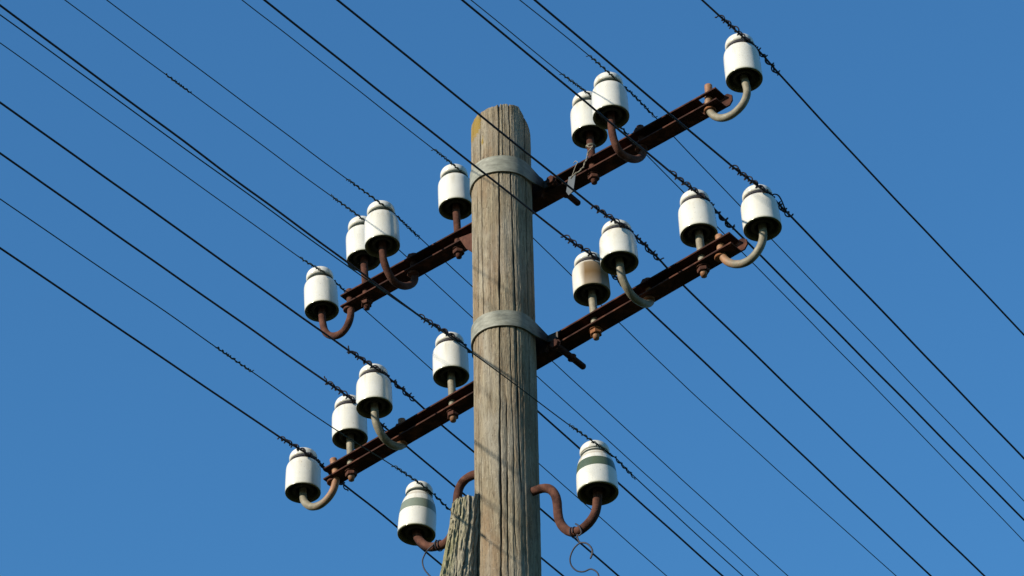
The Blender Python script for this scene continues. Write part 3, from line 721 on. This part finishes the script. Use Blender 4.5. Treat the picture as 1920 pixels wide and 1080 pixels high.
insulator('BL', 'round-headed insulator with grey-green band on hook left of the mossy strut', GB, kind='bracket')
insulator('BR', 'round-headed insulator with leaf green band on rusty swan-neck hook right of the pole', GB, kind='bracket')

# ------------------------------------------------------------------ line wires with ties
def herm(P, x):
    """monotone-ish cubic through (w, z) points"""
    n = len(P)
    if x <= P[0][0]:
        m = (P[1][1] - P[0][1]) / (P[1][0] - P[0][0]); d = x - P[0][0]; return P[0][1] + m * d + 0.0009 * d * d
    if x >= P[-1][0]:
        m = (P[-1][1] - P[-2][1]) / (P[-1][0] - P[-2][0]); d = x - P[-1][0]; return P[-1][1] + m * d + 0.0016 * d * d
    sl = [(P[i + 1][1] - P[i][1]) / (P[i + 1][0] - P[i][0]) for i in range(n - 1)]
    def tang(i):
        if i == 0: return sl[0]
        if i == n - 1: return sl[-1]
        h0, h1 = P[i][0] - P[i - 1][0], P[i + 1][0] - P[i][0]
        return (sl[i - 1] * h0 * h0 + sl[i] * h1 * h1) / (h0 * h0 + h1 * h1)
    for i in range(n - 1):
        if x <= P[i + 1][0]:
            h = P[i + 1][0] - P[i][0]; t = (x - P[i][0]) / h
            return (2 * t ** 3 - 3 * t * t + 1) * P[i][1] + (t ** 3 - 2 * t * t + t) * h * tang(i) + (-2 * t ** 3 + 3 * t * t) * P[i + 1][1] + (t ** 3 - t * t) * h * tang(i + 1)
def line_wire(key, label, group, thick, left, right, splice=None, extra=0):
    d = DATA[key]['wire']; s = d['s']; P = d['pts']; kx = P[d['k']][0]
    r = 0.00245 if thick else 0.00125
    rnd = random.Random(key + 'w')
    def pos(w): return A * s + W * w + Z * herm(P, w)
    xs = [-30 + i * 0.5 for i in range(54)] + [-3 + i * 0.03 for i in range(200)] + [3 + i * 0.5 for i in range(1, 55)]
    org = pos(kx); T = Matrix.Translation(-org)
    mb = MB(); mb.tube([pos(x) + (A * noise.noise(Vector((x * 5, s * 9, 1))) + Z * noise.noise(Vector((x * 5, s * 9, 5)))) * 0.0012 for x in xs], r, 8)
    root = link('line_wire', mb.mesh('line_wire', None, T), None, M_WIRE if thick else M_THIN); root.location = org
    tag(root, label, 'wire', group)
    mt = M_WIRE if thick else M_THIN
    tr = 0.00170 if thick else 0.00105; hr = (0.0023 if thick else 0.0010); pitch = 0.026 if thick else 0.017
    def coil(w0, w1, seed, strands=2, taper=True, hr=hr, pitch=pitch):
        m = MB(); L = abs(w1 - w0)
        for q in range(strands):
            pts = []; ph = rnd.uniform(0, 6.28); n = int(L / 0.0011) + 4; ww = 0
            pq = pitch * (1.0 if q == 0 else 1.25)
            for i in range(n):
                t = i / (n - 1); w = w0 + (w1 - w0) * t * (1.0 if q == 0 else 0.94)
                k = 1 + (0.9 if thick else 0.6) * noise.noise(Vector((seed * 3.1 + q * 9, w * 55, 2.0)))
                ph += 2 * math.pi * (L / (n - 1)) / pq * (1 + 0.5 * noise.noise(Vector((seed + q * 5, w * 22, 11))))
                rr = (r + tr * 0.8) + hr * max(0.05, k) * (1.15 if q == 0 else 0.75)
                if q == 1: rr *= 0.8
                pts.append(pos(w) + (A * math.cos(ph) + Z * math.sin(ph)) * rr)
            # loose tail
            e = pts[-1]; dv = (pts[-1] - pos(w1)).normalized()
            sg = 1 if w1 > w0 else -1
            if q == 0: pts += [e + dv * 0.002 + W * sg * 0.001, e + dv * 0.003 + W * sg * 0.003]
            m.tube(pts, tr, 6)
        return m
    for side, ext in (('l', left), ('r', right)):
        if ext is None: continue
        m = coil(kx + (-0.012 if side == 'l' else 0.012), ext, rnd.uniform(0, 50))
        link('tie_wire', m.mesh('tie_wire', None, T), root, mt)
    # turns round the insulator's neck
    dd = DATA[key]; p = Vector(dd['p']); ax = Vector(dd['ax']).normalized(); hn = (2.545 if key[0] == 'B' else 2.27) * R0 * BELL_H.get(key, 1)
    c = p + ax * hn; u = (A - ax * A.dot(ax)).normalized(); v = ax.cross(u); rn = (0.645 if key[0] == 'B' else 0.665) * R0 * (1.04 if key == 'BR' else 1)
    m = MB(); pts = []; turns = 2.6 if thick else 2.1
    for i in range(int(60 * turns)):
        a = 2 * math.pi * i / 60 + rnd.uniform(0, .01); lift = (i / (60 * turns) - 0.5) * 0.0045
        rr = rn + tr * 1.15 + 0.0006 * noise.noise(Vector((a * 2, s * 9, 1))) + 0.0004
        bul = max(0, math.cos(a)) ** 6 * (0.0035 if thick else 0.001)
        pts.append(c + (u * math.cos(a) + v * math.sin(a)) * (rr + bul) + ax * (lift + 0.0006 * math.sin(a * 3)))
    m.tube(pts, tr, 6)
    if thick:   # knot where the tie crosses the line wire
        pts = []
        for i in range(90):
            a = i / 90 * 2 * math.pi * 4.5; w = kx - 0.018 + 0.036 * i / 90
            pts.append(pos(w) + (A * math.cos(a) + Z * math.sin(a)) * (0.0045 + 0.002 * noise.noise(Vector((i * .15, s, 2)))))
        m.tube(pts, tr, 6)
    link('neck_tie', m.mesh('neck_tie', None, T), root, mt)
    for e in range(extra):
        m = MB(); b0 = pos(kx + 0.005); b1 = pos(kx + 0.075)
        m.tube(smooth_poly(crom([b0, b0 + Z * 0.006 + A * 0.006 + W * 0.006, b0 + Z * 0.008 + A * 0.009 + W * 0.018, b0 + Z * 0.000 + A * 0.009 + W * 0.030, b0 - Z * 0.010 + A * 0.006 + W * 0.045, b1 - Z * 0.004], 8), 3), tr, 6)
        link('loose_tie_loop', m.mesh('loose_tie_loop', None, T), root, mt)
    if splice:
        m = coil(splice[0], splice[1], rnd.uniform(0, 50), 2, hr=0.0006, pitch=0.014)
        link('splice_sleeve', m.mesh('splice_sleeve', None, T), root, mt)
GT = 'thick dark line wires'; GN = 'thin line wires'
def K(key): return DATA[key]['wire']['pts'][DATA[key]['wire']['k']][0]
def Pw(key, i): return DATA[key]['wire']['pts'][i][0]
line_wire('LL1', 'thick wire tied to the insulator on the left tip of the lower crossarm', GT, True, -0.03, 0.225)
line_wire('LL2', 'thick wire tied to the second insulator from the left on the lower crossarm', GT, True, -0.035, 0.20)
line_wire('LL3', 'thick wire tied to the forward-hooked insulator left of the pole on the lower crossarm', GT, True, -0.135, 0.115)
line_wire('LL4', 'thick wire tied to the insulator just left of the pole on the lower crossarm', GT, True, -0.055, 0.175)
line_wire('LR1', 'thick wire across the pole, tied to the brown-stained insulator', GT, True, -0.04, 0.20)
line_wire('LR2', 'thick wire across the pole top, tied to the insulator in front of the brown-stained one', GT, True, -0.145, 0.115)
line_wire('LR3', 'thick wire tied to the second insulator from the right on the lower crossarm', GT, True, -0.04, 0.205)
line_wire('LR4', 'thick wire tied to the insulator on the right tip of the lower crossarm', GT, True, -0.06, 0.182, None, 1)
line_wire('UR3', 'thick wire tied to the topmost insulator at the right tip of the upper crossarm', GT, True, -0.035, 0.212)
line_wire('UL1', 'thin wire tied to the insulator on the left tip of the upper crossarm', GN, False, -0.02, 0.16)
line_wire('UL2', 'thin wire with short splice, tied to the half-hidden insulator on the upper crossarm', GN, False, -0.06, 0.16, (-0.665, -0.575))
line_wire('UL3', 'thin wire tied to the forward-hooked insulator left of the pole on the upper crossarm', GN, False, -0.19, 0.09)
line_wire('UL4', 'thin wire tied to the insulator left of the grey strap on the upper crossarm', GN, False, -0.025, 0.125)
line_wire('UR1', 'thin wire tied to the insulator above the dangling zinc tag', GN, False, -0.045, 0.22)
line_wire('UR2', 'thin wire tied to the forward-hooked insulator on the upper crossarm right of the pole', GN, False, -0.14, 0.125)
line_wire('BL', 'thin wire with a long splice, tied to the grey-green banded insulator', GN, False, -0.125, 0.075, (-0.7155, -0.60))
line_wire('BR', 'thin wire crossing in front of the pole to the leaf green banded insulator', GN, False, -0.14, 0.095)

# ------------------------------------------------------------------ small things hanging there
def make_tag():
    q = [Vector(p) for p in DATA['TAG']]; c = sum(q, Vector()) / len(q)
    root = empty('zinc_tag', Matrix.Translation(q[0]), 'small pale zinc tag hanging on twisted wire from the upper crossarm right of the pole', 'tag')
    n = len(q); mb = MB(); T = Matrix.Translation(-q[0])
    mb.add(q + [p - W * 0.0015 for p in q], [tuple(range(n)), tuple(range(2 * n - 1, n - 1, -1))] + [(i, (i + 1) % n, n + (i + 1) % n, n + i) for i in range(n)])
    link('plate', mb.mesh('plate', None, T), root, M_TAG, False)
    mb = MB(); P = crom(DATA['TAGW'], 6)
    mb.tube(P, 0.0013, 6)
    mb.tube([p + Vector((0.0018 * math.sin(i * 0.9), 0.0015 * math.cos(i * 0.9), 0.001 * math.sin(i))) for i, p in enumerate(P)], 0.0011, 6)
    mb.tube(crom(DATA['TAGW2'], 5), 0.0011, 6)
    p = Vector(DATA['UR1']['p']); ax = Vector(DATA['UR1']['ax'])
    for dz in (0.031, 0.034): mb.tube([p - ax * dz + (A * math.cos(a) + W * math.sin(a)) * 0.0108 for a in [i * 0.2618 for i in range(25)]], 0.0012, 6)
    link('hanging_wire', mb.mesh('hanging_wire', None, T), root, M_BRIGHT)
make_tag()
for key, hk, lab in (('CURLR', 'BR', 'loose curl of wire hanging from the swan-neck hook right of the pole'), ('CURLL', 'BL', 'loose curl of wire hanging from the hook beside the mossy strut')):
    q = DATA[key]; o0 = Vector(q[0]); mb = MB(); mb.tube(crom(q, 7), 0.00175, 7)
    # small loop gripping the hook
    H = [Vector(p) for p in DATA[hk]['hook']]; j = min(range(1, len(H) - 1), key=lambda i: (H[i] - o0).length); t = (H[j + 1] - H[j - 1]).normalized(); u = t.orthogonal().normalized(); v = t.cross(u)
    mb.tube([H[j] + (u * math.cos(a) + v * math.sin(a)) * 0.0120 + t * (0.0012 * a) for a in [i * 0.25 for i in range(40)]], 0.00135, 7)
    o = link('loose_wire', mb.mesh('loose_wire', None, Matrix.Translation(-o0)), None, M_WIRE); o.location = o0
    tag(o, lab, 'wire', 'loose curls of wire')
